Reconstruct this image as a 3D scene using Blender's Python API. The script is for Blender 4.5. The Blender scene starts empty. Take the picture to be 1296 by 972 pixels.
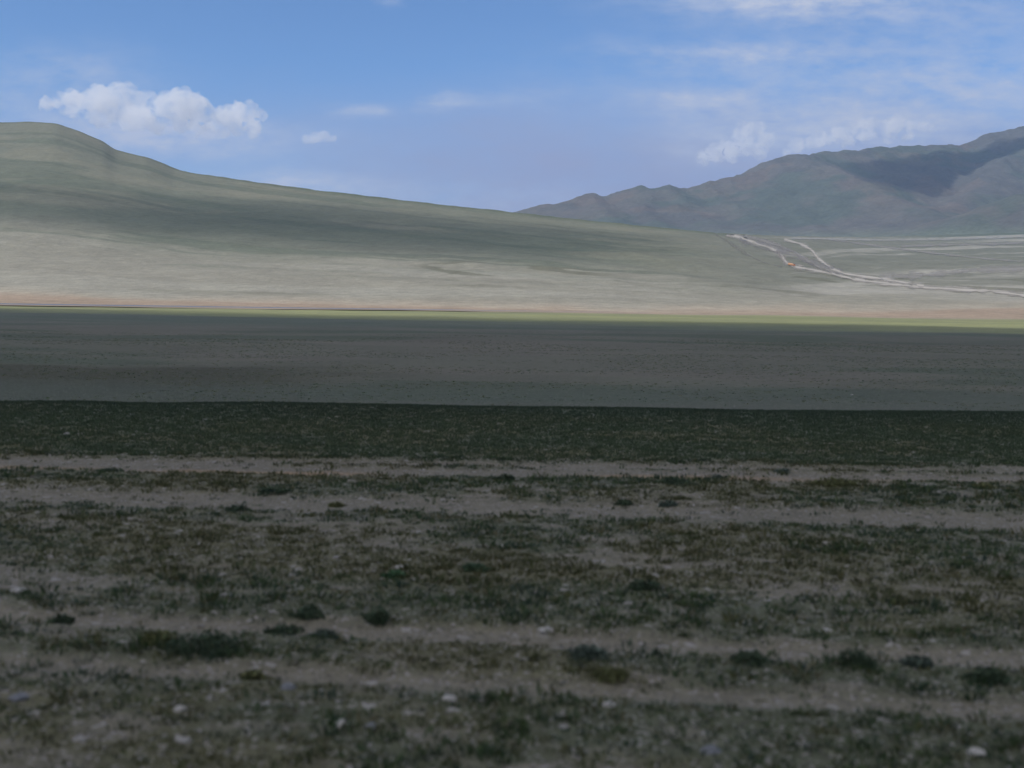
import bpy, math, random
import numpy as np
from mathutils import Vector
from mathutils.bvhtree import BVHTree

random.seed(7)
rng = np.random.default_rng(11)
sc = bpy.context.scene
COL = sc.collection

# ------------------------------------------------------------------ camera
H = 3.0
F = 1390.0
PITCH = math.radians(4.57)
ROLL = 0.0139
fwd = Vector((0, math.cos(PITCH), -math.sin(PITCH)))
right0 = Vector((1, 0, 0))
up0 = right0.cross(fwd).normalized()
right = (right0 * math.cos(ROLL) + up0 * math.sin(ROLL)).normalized()
up = right.cross(fwd).normalized()

def ray(px, py):
    d = fwd + right * ((px - 648) / F) + up * ((486 - py) / F)
    return d

def ue(px, py):
    """azimuth tangent and elevation tangent of a sight line"""
    d = ray(px, py)
    return d.x / d.y, d.z / d.y

cam_d = bpy.data.cameras.new('camera')
cam = bpy.data.objects.new('camera', cam_d)
COL.objects.link(cam)
from mathutils import Matrix
m = Matrix((right, up, -fwd)).transposed().to_4x4()
m.translation = (0, 0, H)
cam.matrix_world = m
cam_d.sensor_width = 36
cam_d.lens = 36 * F / 1296
cam_d.clip_start = 0.1
cam_d.clip_end = 60000
cam_d.dof.use_dof = True
cam_d.dof.focus_distance = 900
cam_d.dof.aperture_fstop = 1.0
sc.camera = cam

# ------------------------------------------------------------------ noise
def _h(ix, iy, seed):
    n = (ix.astype(np.int64) * 374761393 + iy.astype(np.int64) * 668265263 + seed * 974634777) & 0xFFFFFFFF
    n = ((n ^ (n >> 13)) * 1274126177) & 0xFFFFFFFF
    n = (n ^ (n >> 16)) & 0xFFFF
    return n / 65535.0

def vn(x, y, seed=0):
    x = np.asarray(x, float); y = np.asarray(y, float)
    ix = np.floor(x); iy = np.floor(y)
    fx = x - ix; fy = y - iy
    fx = fx * fx * fx * (fx * (fx * 6 - 15) + 10); fy = fy * fy * fy * (fy * (fy * 6 - 15) + 10)
    ix = ix.astype(np.int64); iy = iy.astype(np.int64)
    a = _h(ix, iy, seed); b = _h(ix + 1, iy, seed); c = _h(ix, iy + 1, seed); d = _h(ix + 1, iy + 1, seed)
    return (a * (1 - fx) + b * fx) * (1 - fy) + (c * (1 - fx) + d * fx) * fy

def fbm(x, y, seed=0, o=4, g=0.5):
    s = 0; a = 1; t = 0
    for i in range(o):
        s = s + a * vn(x * (2 ** i) + 17.3 * i, y * (2 ** i) - 9.1 * i, seed + i)
        t += a; a *= g
    return s / t            # 0..1, mean 0.5

def ridged(x, y, seed=0, o=4):
    s = 0; a = 1; t = 0
    for i in range(o):
        s = s + a * (1 - abs(2 * vn(x * (2 ** i) + 5.3 * i, y * (2 ** i) + 3.7 * i, seed + i) - 1))
        t += a; a *= 0.5
    return s / t

def ss(a, b, x):
    t = np.clip((np.asarray(x, float) - a) / (b - a), 0, 1)
    return t * t * (3 - 2 * t)

def mixc(c0, c1, f):
    f = np.asarray(f)[..., None]
    return np.asarray(c0) * (1 - f) + np.asarray(c1) * f

# ------------------------------------------------------------------ mesh helpers
def mesh_obj(name, V, Fc, mat, kind=None, label=None, cat=None, group=None, parent=None, smooth=True, colors=None, link=True):
    me = bpy.data.meshes.new(name)
    V = np.asarray(V, np.float32)
    Fc = np.asarray(Fc, np.int32)
    n = Fc.shape[1]
    me.vertices.add(len(V)); me.vertices.foreach_set('co', V.ravel())
    me.loops.add(Fc.size); me.loops.foreach_set('vertex_index', Fc.ravel())
    me.polygons.add(len(Fc))
    me.polygons.foreach_set('loop_start', np.arange(0, Fc.size, n, dtype=np.int32))
    me.polygons.foreach_set('loop_total', np.full(len(Fc), n, np.int32))
    me.update(calc_edges=True); me.validate()
    me.polygons.foreach_set('use_smooth', np.full(len(me.polygons), smooth))
    if colors is not None:
        a = me.color_attributes.new('Col', 'FLOAT_COLOR', 'POINT')
        c = np.ones((len(V), 4), np.float32); c[:, :3] = colors
        a.data.foreach_set('color', c.ravel())
    me.materials.append(mat)
    o = bpy.data.objects.new(name, me)
    if link: COL.objects.link(o)
    if kind: o['kind'] = kind
    if label: o['label'] = label
    if cat: o['category'] = cat
    if group: o['group'] = group
    if parent: o.parent = parent
    return o

def grid_faces(nr, nc, wrap=False):
    r = np.arange(nr - 1)[:, None]; c = np.arange(nc if wrap else nc - 1)[None, :]
    c2 = (c + 1) % nc
    a = r * nc + c; b = r * nc + c2; d = (r + 1) * nc + c2; e = (r + 1) * nc + c
    return np.stack([a, b, d, e], -1).reshape(-1, 4)

def new_mat(name):
    mt = bpy.data.materials.new(name); mt.use_nodes = True
    nt = mt.node_tree
    return mt, nt, nt.nodes['Principled BSDF'], nt.nodes['Material Output']

def terrain_mat(name, scales, amp, bump_scale, bump_dist, stretch=(1, 1, 1), rough=0.95, speck=None):
    mt, nt, bs, out = new_mat(name)
    N = nt.nodes; L = nt.links
    at = N.new('ShaderNodeAttribute'); at.attribute_name = 'Col'
    tc = N.new('ShaderNodeTexCoord'); mp = N.new('ShaderNodeMapping'); mp.inputs['Scale'].default_value = stretch
    L.new(tc.outputs['Object'], mp.inputs['Vector'])
    cur = at.outputs['Color']
    for i, s in enumerate(scales):
        nz = N.new('ShaderNodeTexNoise'); nz.inputs['Scale'].default_value = s
        nz.inputs['Detail'].default_value = 5; nz.inputs['Roughness'].default_value = 0.62
        L.new(mp.outputs[0], nz.inputs['Vector'])
        mr = N.new('ShaderNodeMapRange'); mr.inputs['From Min'].default_value = 0.25; mr.inputs['From Max'].default_value = 0.75
        mr.inputs['To Min'].default_value = 1 - amp[i]; mr.inputs['To Max'].default_value = 1 + amp[i]
        L.new(nz.outputs['Fac'], mr.inputs['Value'])
        vm = N.new('ShaderNodeVectorMath'); vm.operation = 'SCALE'
        L.new(cur, vm.inputs[0]); L.new(mr.outputs[0], vm.inputs['Scale'])
        cur = vm.outputs[0]
    if speck:
        for sc_, lo, hi, col in speck:
            vo = N.new('ShaderNodeTexVoronoi'); vo.inputs['Scale'].default_value = sc_
            L.new(tc.outputs['Object'], vo.inputs['Vector'])
            sp = N.new('ShaderNodeSeparateColor'); L.new(vo.outputs['Color'], sp.inputs[0])
            mr = N.new('ShaderNodeMapRange'); mr.inputs['From Min'].default_value = lo; mr.inputs['From Max'].default_value = hi
            L.new(sp.outputs[0], mr.inputs['Value'])
            mx = N.new('ShaderNodeMix'); mx.data_type = 'RGBA'
            L.new(mr.outputs[0], mx.inputs['Factor']); L.new(cur, mx.inputs['A']); mx.inputs['B'].default_value = (*col, 1)
            cur = mx.outputs['Result']
    L.new(cur, bs.inputs['Base Color'])
    bs.inputs['Roughness'].default_value = rough
    bs.inputs['Specular IOR Level'].default_value = 0.15
    nb = N.new('ShaderNodeTexNoise'); nb.inputs['Scale'].default_value = bump_scale; nb.inputs['Detail'].default_value = 6
    L.new(tc.outputs['Object'], nb.inputs['Vector'])
    bp = N.new('ShaderNodeBump'); bp.inputs['Strength'].default_value = 0.8; bp.inputs['Distance'].default_value = bump_dist
    L.new(nb.outputs['Fac'], bp.inputs['Height']); L.new(bp.outputs[0], bs.inputs['Normal'])
    return mt

def attr_mat(name, rough=0.8, transl=0.0):
    mt, nt, bs, out = new_mat(name)
    at = nt.nodes.new('ShaderNodeAttribute'); at.attribute_name = 'Col'
    nt.links.new(at.outputs['Color'], bs.inputs['Base Color'])
    bs.inputs['Roughness'].default_value = rough; bs.inputs['Specular IOR Level'].default_value = 0.2
    if transl:
        tr = nt.nodes.new('ShaderNodeBsdfTranslucent'); nt.links.new(at.outputs['Color'], tr.inputs['Color'])
        mx = nt.nodes.new('ShaderNodeMixShader'); mx.inputs[0].default_value = transl
        nt.links.new(bs.outputs[0], mx.inputs[1]); nt.links.new(tr.outputs[0], mx.inputs[2])
        nt.links.new(mx.outputs[0], out.inputs['Surface'])
    return mt

def plain_mat(name, col, rough=0.6, metal=0.0, noise=0.15):
    mt, nt, bs, out = new_mat(name)
    nz = nt.nodes.new('ShaderNodeTexNoise'); nz.inputs['Scale'].default_value = 4
    mx = nt.nodes.new('ShaderNodeMix'); mx.data_type = 'RGBA'
    mx.inputs['A'].default_value = (*[c * (1 - noise) for c in col], 1); mx.inputs['B'].default_value = (*[min(1, c * (1 + noise)) for c in col], 1)
    nt.links.new(nz.outputs['Fac'], mx.inputs['Factor']); nt.links.new(mx.outputs['Result'], bs.inputs['Base Color'])
    bs.inputs['Roughness'].default_value = rough; bs.inputs['Metallic'].default_value = metal
    return mt

# ------------------------------------------------------------------ ground shape
def lip_y(x):
    return 28.8 + 2.2 * (fbm(x / 26.0, x * 0 + 1.3, 6, 2) - 0.5) + 1.2 * (fbm(x / 9.0, x * 0 + 3.3, 5, 3) - 0.5)

def t1(x): return 19.1 + 0 * x            # band of bare gravel before the grass
def t2(x): return 15.55 - 0.060 * x
def t3(x): return 9.56 - 0.100 * x
def t4(x): return 8.33 - 0.095 * x

def bare(x, y):
    """1 where the ground is bare gravel (wheel tracks)"""
    w = 0.55 * (fbm(x / 1.6, y / 0.9, 41, 3) - 0.5)
    b = np.zeros_like(x)
    for fn, hw, e, amt in ((t1, 0.95, 0.25, 1), (t2, 0.75, 0.3, 0.95), (t3, 0.27, 0.10, 1), (t4, 0.24, 0.14, 0.9)):
        d = abs(y + w * (1.0 if hw > .5 else .35) - fn(x))
        b = np.maximum(b, amt * (1 - ss(hw * .85 - e, hw * .85 + e, d)))
    # thin plant lines inside the gravel band near the grass
    b = b * (1 - 0.75 * (1 - ss(0.05, 0.22, abs(y + 0.5 * w - 19.35))) * ss(0.45, 0.6, fbm(x / 3.0, y * 0, 77, 2)))
    return b

def cover(x, y):
    """plant cover 0..1"""
    v = y + .085 * x                       # along the old ruts, which run parallel to the tracks
    n = .40 * fbm(x / 1.5, v / 0.55, 21, 4) + .60 * fbm(x / .55, v / .26, 22, 3)
    n2 = fbm(x / 6.0, v / 1.6, 25, 3)
    c = .12 + .88 * ss(0.42, 0.58, 0.70 * n + 0.30 * n2 + 0.085)
    # dense strips beside the tracks
    for fn, off, hw in ((t1, -1.45, 0.4), (t2, -1.0, 0.28), (t3, -0.62, 0.28), (t2, 0.95, 0.2), (t3, 0.5, 0.2)):
        c = np.maximum(c, (1 - ss(hw * 0.5, hw, abs(y - fn(x) - off))) * ss(0.36, 0.56, fbm(x / 1.3, y / 0.8, 31, 3)) * 0.95)
    c = c * (1 - bare(x, y))
    g = ss(20.0, 20.6, y + 0.5 * (fbm(x / 1.2, y / 1.2, 61, 3) - 0.5)) * (1 - ss(34, 46, y))
    return np.maximum(c * (1 - g), g * 0.97)

def ground_z(x, y):
    r = np.hypot(x, y)
    z = -4.0 * ss(0, 1, (y - lip_y(x)) / 17.0)
    z = z + 0.05 * (fbm(x / 2.5, y / 2.5, 3, 3) - 0.5) * (1 - ss(40, 60, y)) + 0.025 * (fbm(x / .35, y / .35, 9, 2) - .5) * (1 - ss(20, 30, y))
    z = z - 0.05 * bare(x, y) * (y < 25)
    z = z + 0.9 * (fbm(x / 60, y / 45, 13, 3) - 0.5) * ss(70, 160, y)
    emb = 1.3 * (1 - ss(1.0, 4.5, y)) * ss(-12, -8, y)
    return z + emb - 3 * ss(1500, 4000, r)

def ground_color(x, y):
    gravel = np.array([.180, .164, .128]); ochre = np.array([.31, .215, .13])
    grass = np.array([.066, .080, .044]); olive = np.array([.100, .098, .050])
    c = np.broadcast_to(gravel, x.shape + (3,)).copy()
    k = (1 - ss(0.1, 0.45, abs(y - 18.45 + 0.4 * (fbm(x / 2, y, 3, 2) - .5)))) * ss(.35, .6, fbm(x / 6 + 3, y / 3, 91, 3)) * (1 - 0.7 * ss(2, 7, x))
    c = mixc(c, ochre, 0.95 * k)
    cv = cover(x, y)
    near = y < 60
    gcol = mixc(grass, olive, ss(.4, .65, fbm(x / 2.5, y / 1.5, 51, 3)))
    c = mixc(c, gcol, np.where(near, cv * (.74 + .24 * ss(20, 21, y)), 0))
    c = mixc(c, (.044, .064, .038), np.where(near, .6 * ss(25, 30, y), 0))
    # the lower plain beyond the terrace
    p = ss(34, 50, y)
    far = np.broadcast_to(np.array([.122, .121, .086]), x.shape + (3,)).copy()
    n = fbm(x / 60, y / 16, 71, 4)
    far = mixc(far, (.070, .090, .054), ss(.47, .60, n) * .8)
    far = mixc(far, (.150, .134, .104), ss(.50, .66, fbm(x / 38, y / 20, 75, 4)) * .55)
    # olive patch just beyond the terrace on the left
    ol = (1 - ss(10, 24, abs(y - 84) + 8 * (fbm(x / 9, y / 5, 33, 3) - .5) * 2)) * (1 - ss(-24, -6, x + 10 * (fbm(x / 12, y / 6, 35, 3) - .5)))
    far = mixc(far, (.052, .054, .028), ol * .95)
    # greener foot of the terrace
    far = mixc(far, (.075, .095, .068), (1 - ss(76, 92, y + 14 * (fbm(x / 20, y / 6, 37, 3) - .5))) * .6)
    # greener and lighter towards the stream
    far = mixc(far, (.110, .140, .105), ss(180, 290, y) * .7)
    far = mixc(far, (.255, .270, .120), ss(-.12, .12, (y - (298 - .38 * x)) / 300 + .22 * (fbm(x / 70, y / 30, 38, 4) - .5)) * (.75 + .25 * ss(.4, .6, fbm(x / 80, y / 14, 39, 3))) * (1 - ss(470, 505, y)))
    far = mixc(far, (.33, .27, .20), ss(455, 500, y + 40 * (fbm(x / 60, y / 14, 44, 4) - .5)))
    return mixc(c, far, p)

def polar():
    ys = [-9000, -6000, -3000, -1500, -700, -300, -120, -50, -20, -9, -5, -2, 0, 2, 3.5]
    return ys

rr = np.concatenate([np.linspace(0.5, 5, 16)[:-1], np.exp(np.arange(math.log(5), math.log(45), .0056)), np.exp(np.arange(math.log(45), math.log(9000), .013)), [9000]])
fr = math.radians(34)
th = np.concatenate([np.linspace(-fr, fr, 900), np.linspace(fr, 2 * math.pi - fr, 152)[1:-1]])
R_, T_ = np.meshgrid(rr, th, indexing='ij')
GX = R_ * np.sin(T_); GY = R_ * np.cos(T_)
GZ = ground_z(GX, GY)
GC = ground_color(GX, GY)
V = np.stack([GX, GY, GZ], -1).reshape(-1, 3); Cc = GC.reshape(-1, 3)
nr, nc = GX.shape
ground_mat = terrain_mat('steppe_soil', [1.6, 14.0, 0.06], [.16, .30, .12], 22, 0.025,
                         speck=[(34, .90, .94, (.27, .25, .235)), (55, .93, .95, (.07, .063, .06)), (13, .985, .99, (.28, .265, .245))])
gf = grid_faces(nr, nc, True)[:, ::-1]
V = np.vstack([V, [[0, 0, V[0, 2]]]]); Cc = np.vstack([Cc, Cc[:1]])
cap = np.stack([np.full(nc, len(V) - 1), (np.arange(nc) + 1) % nc, np.arange(nc), np.full(nc, len(V) - 1)], -1)
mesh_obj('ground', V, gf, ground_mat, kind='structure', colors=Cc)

# ------------------------------------------------------------------ hillside
sky_pts = [(-900, 200), (-500, 185), (-250, 165), (-100, 158), (0, 155), (40, 154), (70, 155.5), (100, 166), (130, 178.5), (145, 189), (158, 193), (172, 196), (186, 198.5),
           (205, 206), (220, 213), (240, 218), (300, 227), (400, 240.5), (500, 252), (600, 263), (650, 268.5), (750, 279.5), (850, 289), (915, 295),
           (1000, 299), (1100, 300), (1200, 297), (1296, 294), (1500, 290), (1900, 285), (2300, 290)]
dep_pts = [(-900, 2300), (0, 2200), (150, 2100), (300, 1950), (650, 1700), (850, 1600), (915, 1600), (1000, 1850), (1100, 2500), (1296, 3000), (2300, 3000)]
su = np.array([ue(*p)[0] for p in sky_pts]); se = np.array([ue(*p)[1] for p in sky_pts])
du = np.array([ue(p[0], 300)[0] for p in dep_pts]); dd = np.array([p[1] for p in dep_pts], float)
Y0 = 500.0
def smooth_interp(q, xs, ys, w):
    s = 0
    for k in (-1, -.5, 0, .5, 1):
        s = s + np.interp(q + k * w, xs, ys)
    return s / 5

U = np.linspace(-1.25, 1.35, 1100)
tt = np.concatenate([np.linspace(-0.03, 1.0, 330), np.linspace(1.0, 2.2, 70)[1:]])
TT, UU = np.meshgrid(tt, U, indexing='ij')
yr = smooth_interp(UU, du, dd, .03)
er = smooth_interp(UU, su, se, .0025)
yy = Y0 + (yr - Y0) * TT
xx = UU * yy
zb = -4.6
zr = H + yr * er
f = np.clip(TT, 0, 1)
pw = 1.22 + .25 * (1 - ss(-.5, .1, UU))
prof = f ** pw
ers = sum(smooth_interp(UU + q * .05, su, se, .05) for q in (-1, -.5, 0, .5, 1)) / 5
zrs = H + yr * ers
zz = zb + (zrs - zb) * prof + (zr - zrs) * ss(.62, 1, f)
# rolling relief, stronger half way up; keeps the traced skyline
env = np.sin(np.pi * np.clip(f, 0, 1)) ** 1.0
zz = zz + env * 7 * (fbm(xx / 260, yy / 420, 101, 4) - .5) + env * 4 * (ridged(xx / 120 + yy / 300, yy / 520, 111, 3) - .6)
zz = zz + 2.5 * (fbm(xx / 30, yy / 40, 131, 3) - .5) * ss(0.03, .2, f)
back = TT > 1
bt = np.clip(TT - 1, 0, 2)
drop = (1 - ss(.22, .42, UU)) * 0.9 + .02
zz = np.where(back, zr - (zr - zb) * drop * (bt / 1.2) ** 1.3 * .9 - bt * 3, zz)
zz = zz + 2.5 * (fbm(xx / 30, yy / 40, 131, 3) - .5) * back

def hill_color(x, y, u, t):
    n1 = fbm(u * 9 + 3, t * 14, 201, 4); n2 = fbm(x / 190, y / 150, 203, 4); n3 = fbm(u * 4, t * 34 + u * 2, 205, 4)
    up_ = np.array([.170, .176, .130]); low = np.array([.262, .250, .202]); green = np.array([.098, .120, .085]); tan = np.array([.40, .335, .255]); org = np.array([.30, .225, .165])
    tl = t + .05 * (n1 - .5) * 2
    c = mixc(low, up_, ss(.14, .56, tl))
    # olive bands along the contours, also painted in to deepen the cloud shadow
    c = mixc(c, green, (ss(.26, .48, tl) * (1 - ss(.58, .84, tl))) * .6)
    c = mixc(c, (.205, .200, .145), ss(.52, .66, n2) * .6 * ss(.3, .5, t))
    c = mixc(c, green, ss(.5, .66, n3) * .55 * ss(.12, .3, t))
    c = mixc(c, (.31, .300, .25), ss(.52, .68, fbm(u * 3, t * 26 + 9, 207, 4)) * .5 * (1 - ss(.22, .34, t)))
    # right-hand fan is greener and plainer
    rgt = ss(.10, .22, u)
    c = mixc(c, (.178, .180, .142), rgt * ss(.10, .24, t) * .8)
    c = mixc(c, (.34, .325, .28), rgt * ss(.46, .64, fbm(u * 4, t * 20 + 4, 215, 4)) * .75 * ss(.2, .3, u) )
    # crest a little greener
    c = mixc(c, (.085, .11, .065), ss(.93, .99, t) * .6 * ss(-.30, -.15, u) * (1 - ss(.18, .26, u)))
    c = mixc(c, (.05, .085, .055), ss(.9, .97, t) * ss(.30, .42, u) * .7)
    # sandy foot by the stream
    c = mixc(c, tan, (1 - ss(.02, .10, t + .07 * (n1 - .5))) * .8)
    c = mixc(c, org, (1 - ss(.008, .035, abs(t - .02 + .05 * (n3 - .5) + .04 * (n1 - .5)))) * .75)
    # scattered scrub lines
    g = ss(.66, .72, ridged(x / 90 + y / 160, y / 60, 221, 2)) * ss(.5, .62, fbm(x / 200, y / 120, 223, 2)) * (1 - ss(.3, .42, t)) * ss(.06, .12, t)
    c = mixc(c, (.12, .12, .08), g * .7)
    return c
HC = hill_color(xx, yy, UU, np.clip(TT, 0, 1.2))
hill_mat = terrain_mat('hill_pasture', [.02, .11, .9], [.12, .18, .24], .25, 1.1)
HV = np.stack([xx, yy, zz], -1).reshape(-1, 3)
hf = grid_faces(len(tt), len(U))
hill = mesh_obj('hillside', HV, hf, hill_mat, kind='structure', colors=HC.reshape(-1, 3))
bvh = BVHTree.FromPolygons([tuple(v) for v in HV.tolist()], [tuple(q) for q in hf[: (len(tt) - 1) * (len(U) - 1)].tolist()])

def hit(px, py, tree=None):
    d = ray(px, py).normalized()
    h = (tree or bvh).ray_cast(Vector((0, 0, H)), d)
    return h[0]

# ------------------------------------------------------------------ mountains
def P(px, py, y):
    u, e = ue(px, py)
    return (u * y, y, H + e * y)
crest = [(480, 305, 5200), (600, 285, 5200), (650, 270, 5200), (700, 262, 5200), (735, 255, 5200), (752, 249, 5200), (772, 251, 5250), (790, 245, 5250), (812, 238, 5300), (829, 240.5, 5300), (845, 236, 5350),
         (868, 240, 5400), (900, 232, 5400), (950, 220, 5500), (985, 206, 5550), (1005, 198, 5600), (1020, 196, 5600), (1060, 194.5, 5800), (1085, 191, 5900), (1110, 188, 6000), (1140, 185.5, 6100), (1170, 185, 6150),
         (1200, 182.5, 6200), (1215, 180, 6250), (1260, 170, 6350), (1296, 162, 6400), (1400, 145, 6500), (1600, 150, 6500), (2000, 190, 6500)]
spurs = [
    [(1020, 196, 5600), (1045, 207, 5300), (1075, 219, 5000), (1100, 231, 4800), (1130, 243, 4600), (1165, 259, 4350), (1192, 273, 4100), (1215, 292, 3800)],
    [(1330, 158, 6400), (1300, 188, 5900), (1262, 214, 5400), (1232, 240, 4900), (1205, 268, 4400)],
    [(1600, 190, 3900), (1400, 215, 3850), (1296, 247, 3850), (1240, 265, 3800), (1195, 282, 3800), (1150, 296, 3750)],
    [(900, 232, 5400), (925, 256, 4900), (955, 285, 4400)],
    [(950, 220, 5500), (985, 240, 5000), (1010, 262, 4600), (1040, 290, 4200)],
    [(1000, 200, 5600), (1030, 226, 5100), (1062, 250, 4700), (1100, 286, 4200)],
    [(845, 236, 5350), (868, 258, 4900), (905, 288, 4400)],
    [(812, 238, 5300), (815, 262, 4900), (850, 288, 4400)],
    [(752, 249, 5200), (765, 267, 4800), (800, 288, 4400)],
    [(700, 262, 5200), (720, 274, 4900), (750, 290, 4500)],
    [(1110, 188, 6000), (1120, 206, 5700), (1142, 226, 5350)],
    [(1200, 183, 6200), (1188, 204, 5800), (1170, 236, 5200)],
]
my = np.concatenate([np.linspace(3050, 6700, 420), np.linspace(6700, 8200, 40)[1:]])
mu = np.linspace(-.14, 1.0, 760)
MY, MU = np.meshgrid(my, mu, indexing='ij'); MX = MU * MY
wx = MX + 150 * (fbm(MX / 500, MY / 500, 301, 4) - .5); wy = MY + 150 * (fbm(MX / 500, MY / 500, 305, 4) - .5)
fl = H + MY * .058 - ss(3200, 6000, MY) * 60 - 25
best = fl.copy()
def seg_h(a, b, k):
    ax, ay, az = a; bx, by, bz = b
    dx, dy = bx - ax, by - ay; L2 = dx * dx + dy * dy
    s = np.clip(((wx - ax) * dx + (wy - ay) * dy) / L2, 0, 1)
    d = np.hypot(wx - ax - s * dx, wy - ay - s * dy)
    return az + (bz - az) * s - k * (np.sqrt(d * d + 900) - 30)
def smax(a, b, k=28.):
    h = np.clip(.5 + .5 * (a - b) / k, 0, 1)
    return b * (1 - h) + a * h + k * h * (1 - h)
for li, line in enumerate([crest] + spurs):
    pts = [P(*q) for q in line]
    hh = None
    for a, b in zip(pts[:-1], pts[1:]):
        q = seg_h(a, b, .46 if li == 0 else .40)
        hh = q if hh is None else np.maximum(hh, q)
    best = smax(hh, best, 10 if li == 0 else 40)
rel = np.clip((best - fl) / 300, 0, 1)
MZ = best + rel * 52 * (ridged(MX / 230, MY / 250, 311, 6) - .62) + 8 * (fbm(MX / 60, MY / 60, 321, 3) - .5) * rel
def mount_color(x, y, z, rel):
    rock = np.array([.104, .104, .096]); gr = np.array([.086, .106, .084]); red = np.array([.165, .128, .104]); warm = np.array([.132, .123, .108])
    c = mixc(rock, gr, ss(.42, .6, fbm(x / 420, y / 420, 401, 4)) * .8)
    c = mixc(c, warm, ss(.48, .66, fbm(x / 300 + 4, y / 300, 405, 4)) * .7)
    c = mixc(c, red, ss(.62, .72, ridged(x / 330, y / 330, 409, 4)) * ss(.5, .62, fbm(x / 250, y / 250, 411, 3)) * .38)
    c = mixc((.13, .15, .115), c, ss(.05, .3, rel))
    return c
MC = mount_color(MX, MY, MZ, rel)
mount_mat = terrain_mat('mountain_rock', [.012, .06], [.16, .22], .03, 9.0)
mv = np.stack([MX, MY, MZ], -1).reshape(-1, 3)
mf = grid_faces(len(my), len(mu))
mesh_obj('mountains', mv, mf, mount_mat, kind='structure', colors=MC.reshape(-1, 3))
mbvh = BVHTree.FromPolygons([tuple(v) for v in mv.tolist()], [tuple(q) for q in mf.tolist()])

# ------------------------------------------------------------------ stream and dirt tracks
def strip(name, line, half, mat, lift, kind='structure', n=240, jit=0.0, seed=1, tree=None):
    line = np.array(line, float)
    s = np.concatenate([[0], np.cumsum(np.hypot(*(line[1:] - line[:-1]).T))])
    q = np.linspace(0, s[-1], n)
    cx = np.interp(q, s, line[:, 0]); cy = np.interp(q, s, line[:, 1])
    k = np.ones(7) / 7
    cxs = np.convolve(np.pad(cx, 3, mode='edge'), k, 'valid'); cys = np.convolve(np.pad(cy, 3, mode='edge'), k, 'valid')
    tx = np.gradient(cxs); ty = np.gradient(cys); l = np.hypot(tx, ty); nx, ny = -ty / l, tx / l
    V = []; across = 5; col = []
    for i in range(n):
        hw = half * (1 + jit * (2 * vn(q[i] / 9.0, 0, seed) - 1))
        for j in range(across):
            w = (j / (across - 1) - .5) * 2
            p = hit(cxs[i] + nx[i] * hw * w, cys[i] + ny[i] * hw * w, tree)
            if p is None:
                p = Vector(V[-1]) if V else Vector((0, 1500, 0))
                V.append(tuple(p)); col.append((abs(w),) * 3); continue
            V.append((p.x, p.y, p.z + lift)); col.append((abs(w), vn(q[i] / 5., w, seed + 3), 0))
    return mesh_obj(name, V, grid_faces(n, across), mat, kind=kind, colors=np.array(col))

def track_mat(name, col, edge0=.45, strength=1.0):
    mt, nt, bs, out = new_mat(name)
    N = nt.nodes; L = nt.links
    at = N.new('ShaderNodeAttribute'); at.attribute_name = 'Col'
    sp = N.new('ShaderNodeSeparateColor'); L.new(at.outputs['Color'], sp.inputs[0])
    tc = N.new('ShaderNodeTexCoord')
    nz = N.new('ShaderNodeTexNoise'); nz.inputs['Scale'].default_value = .06; nz.inputs['Detail'].default_value = 5
    L.new(tc.outputs['Object'], nz.inputs['Vector'])
    ad = N.new('ShaderNodeMath'); ad.operation = 'MULTIPLY_ADD'; ad.inputs[1].default_value = 1.9; ad.inputs[2].default_value = -.95
    L.new(nz.outputs['Fac'], ad.inputs[0])
    a2 = N.new('ShaderNodeMath'); L.new(ad.outputs[0], a2.inputs[0]); L.new(sp.outputs[0], a2.inputs[1])
    mr = N.new('ShaderNodeMapRange'); mr.interpolation_type = 'SMOOTHSTEP'
    mr.inputs['From Min'].default_value = edge0; mr.inputs['From Max'].default_value = 1.0
    mr.inputs['To Min'].default_value = strength; mr.inputs['To Max'].default_value = 0
    L.new(a2.outputs[0], mr.inputs['Value'])
    mx = N.new('ShaderNodeMix'); mx.data_type = 'RGBA'
    mx.inputs['A'].default_value = (*[c * .82 for c in col], 1); mx.inputs['B'].default_value = (*[c * 1.12 for c in col], 1)
    L.new(nz.outputs['Fac'], mx.inputs['Factor']); L.new(mx.outputs['Result'], bs.inputs['Base Color'])
    L.new(mr.outputs[0], bs.inputs['Alpha'])
    bs.inputs['Roughness'].default_value = .95; bs.inputs['Specular IOR Level'].default_value = .1
    return mt
dust = track_mat('track_dust', (.45, .42, .375), -.1, 1.0)
dust_soft = track_mat('track_dust_thin', (.32, .305, .28), .0, .7)
strip('dirt_track', [(918, 297.6), (926, 298.6), (935, 300), (955, 307.5), (975, 314), (988, 319.5), (991, 326), (993, 332), (1003, 337), (1020, 340.5), (1045, 345), (1075, 352), (1100, 356.5), (1130, 360), (1170, 364),
                     (1215, 367), (1260, 369), (1300, 375), (1400, 384)], 3.2, dust, .35, jit=.5, seed=3)
strip('dirt_track', [(925, 297.8), (950, 299.5), (970, 305), (990, 314), (1010, 324), (1035, 337), (1060, 346), (1100, 353), (1160, 361)], 2.0, dust_soft, .30, jit=.5, seed=5)
strip('dirt_track', [(992, 303), (1015, 309.5), (1028, 317), (1034, 326), (1044, 334), (1054, 341), (1070, 347), (1120, 354), (1170, 362.5)], 3.0, dust, .45, jit=.6, seed=7)
strip('dirt_track', [(1000, 301.8), (1060, 303), (1120, 304.2), (1200, 303), (1300, 299.5), (1500, 297)], 1.9, track_mat('track_pale', (.38, .375, .345), .0, .75), .6, jit=.4, seed=9)
strip('dirt_track', [(1050, 303.5), (1100, 310), (1160, 318), (1230, 326), (1300, 332), (1420, 340)], 1.8, dust_soft, .5, jit=.6, seed=11)
strip('dirt_track', [(1110, 352), (1180, 348), (1230, 342), (1300, 340), (1420, 336)], 5.5, dust_soft, .4, jit=.6, seed=13)
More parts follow.
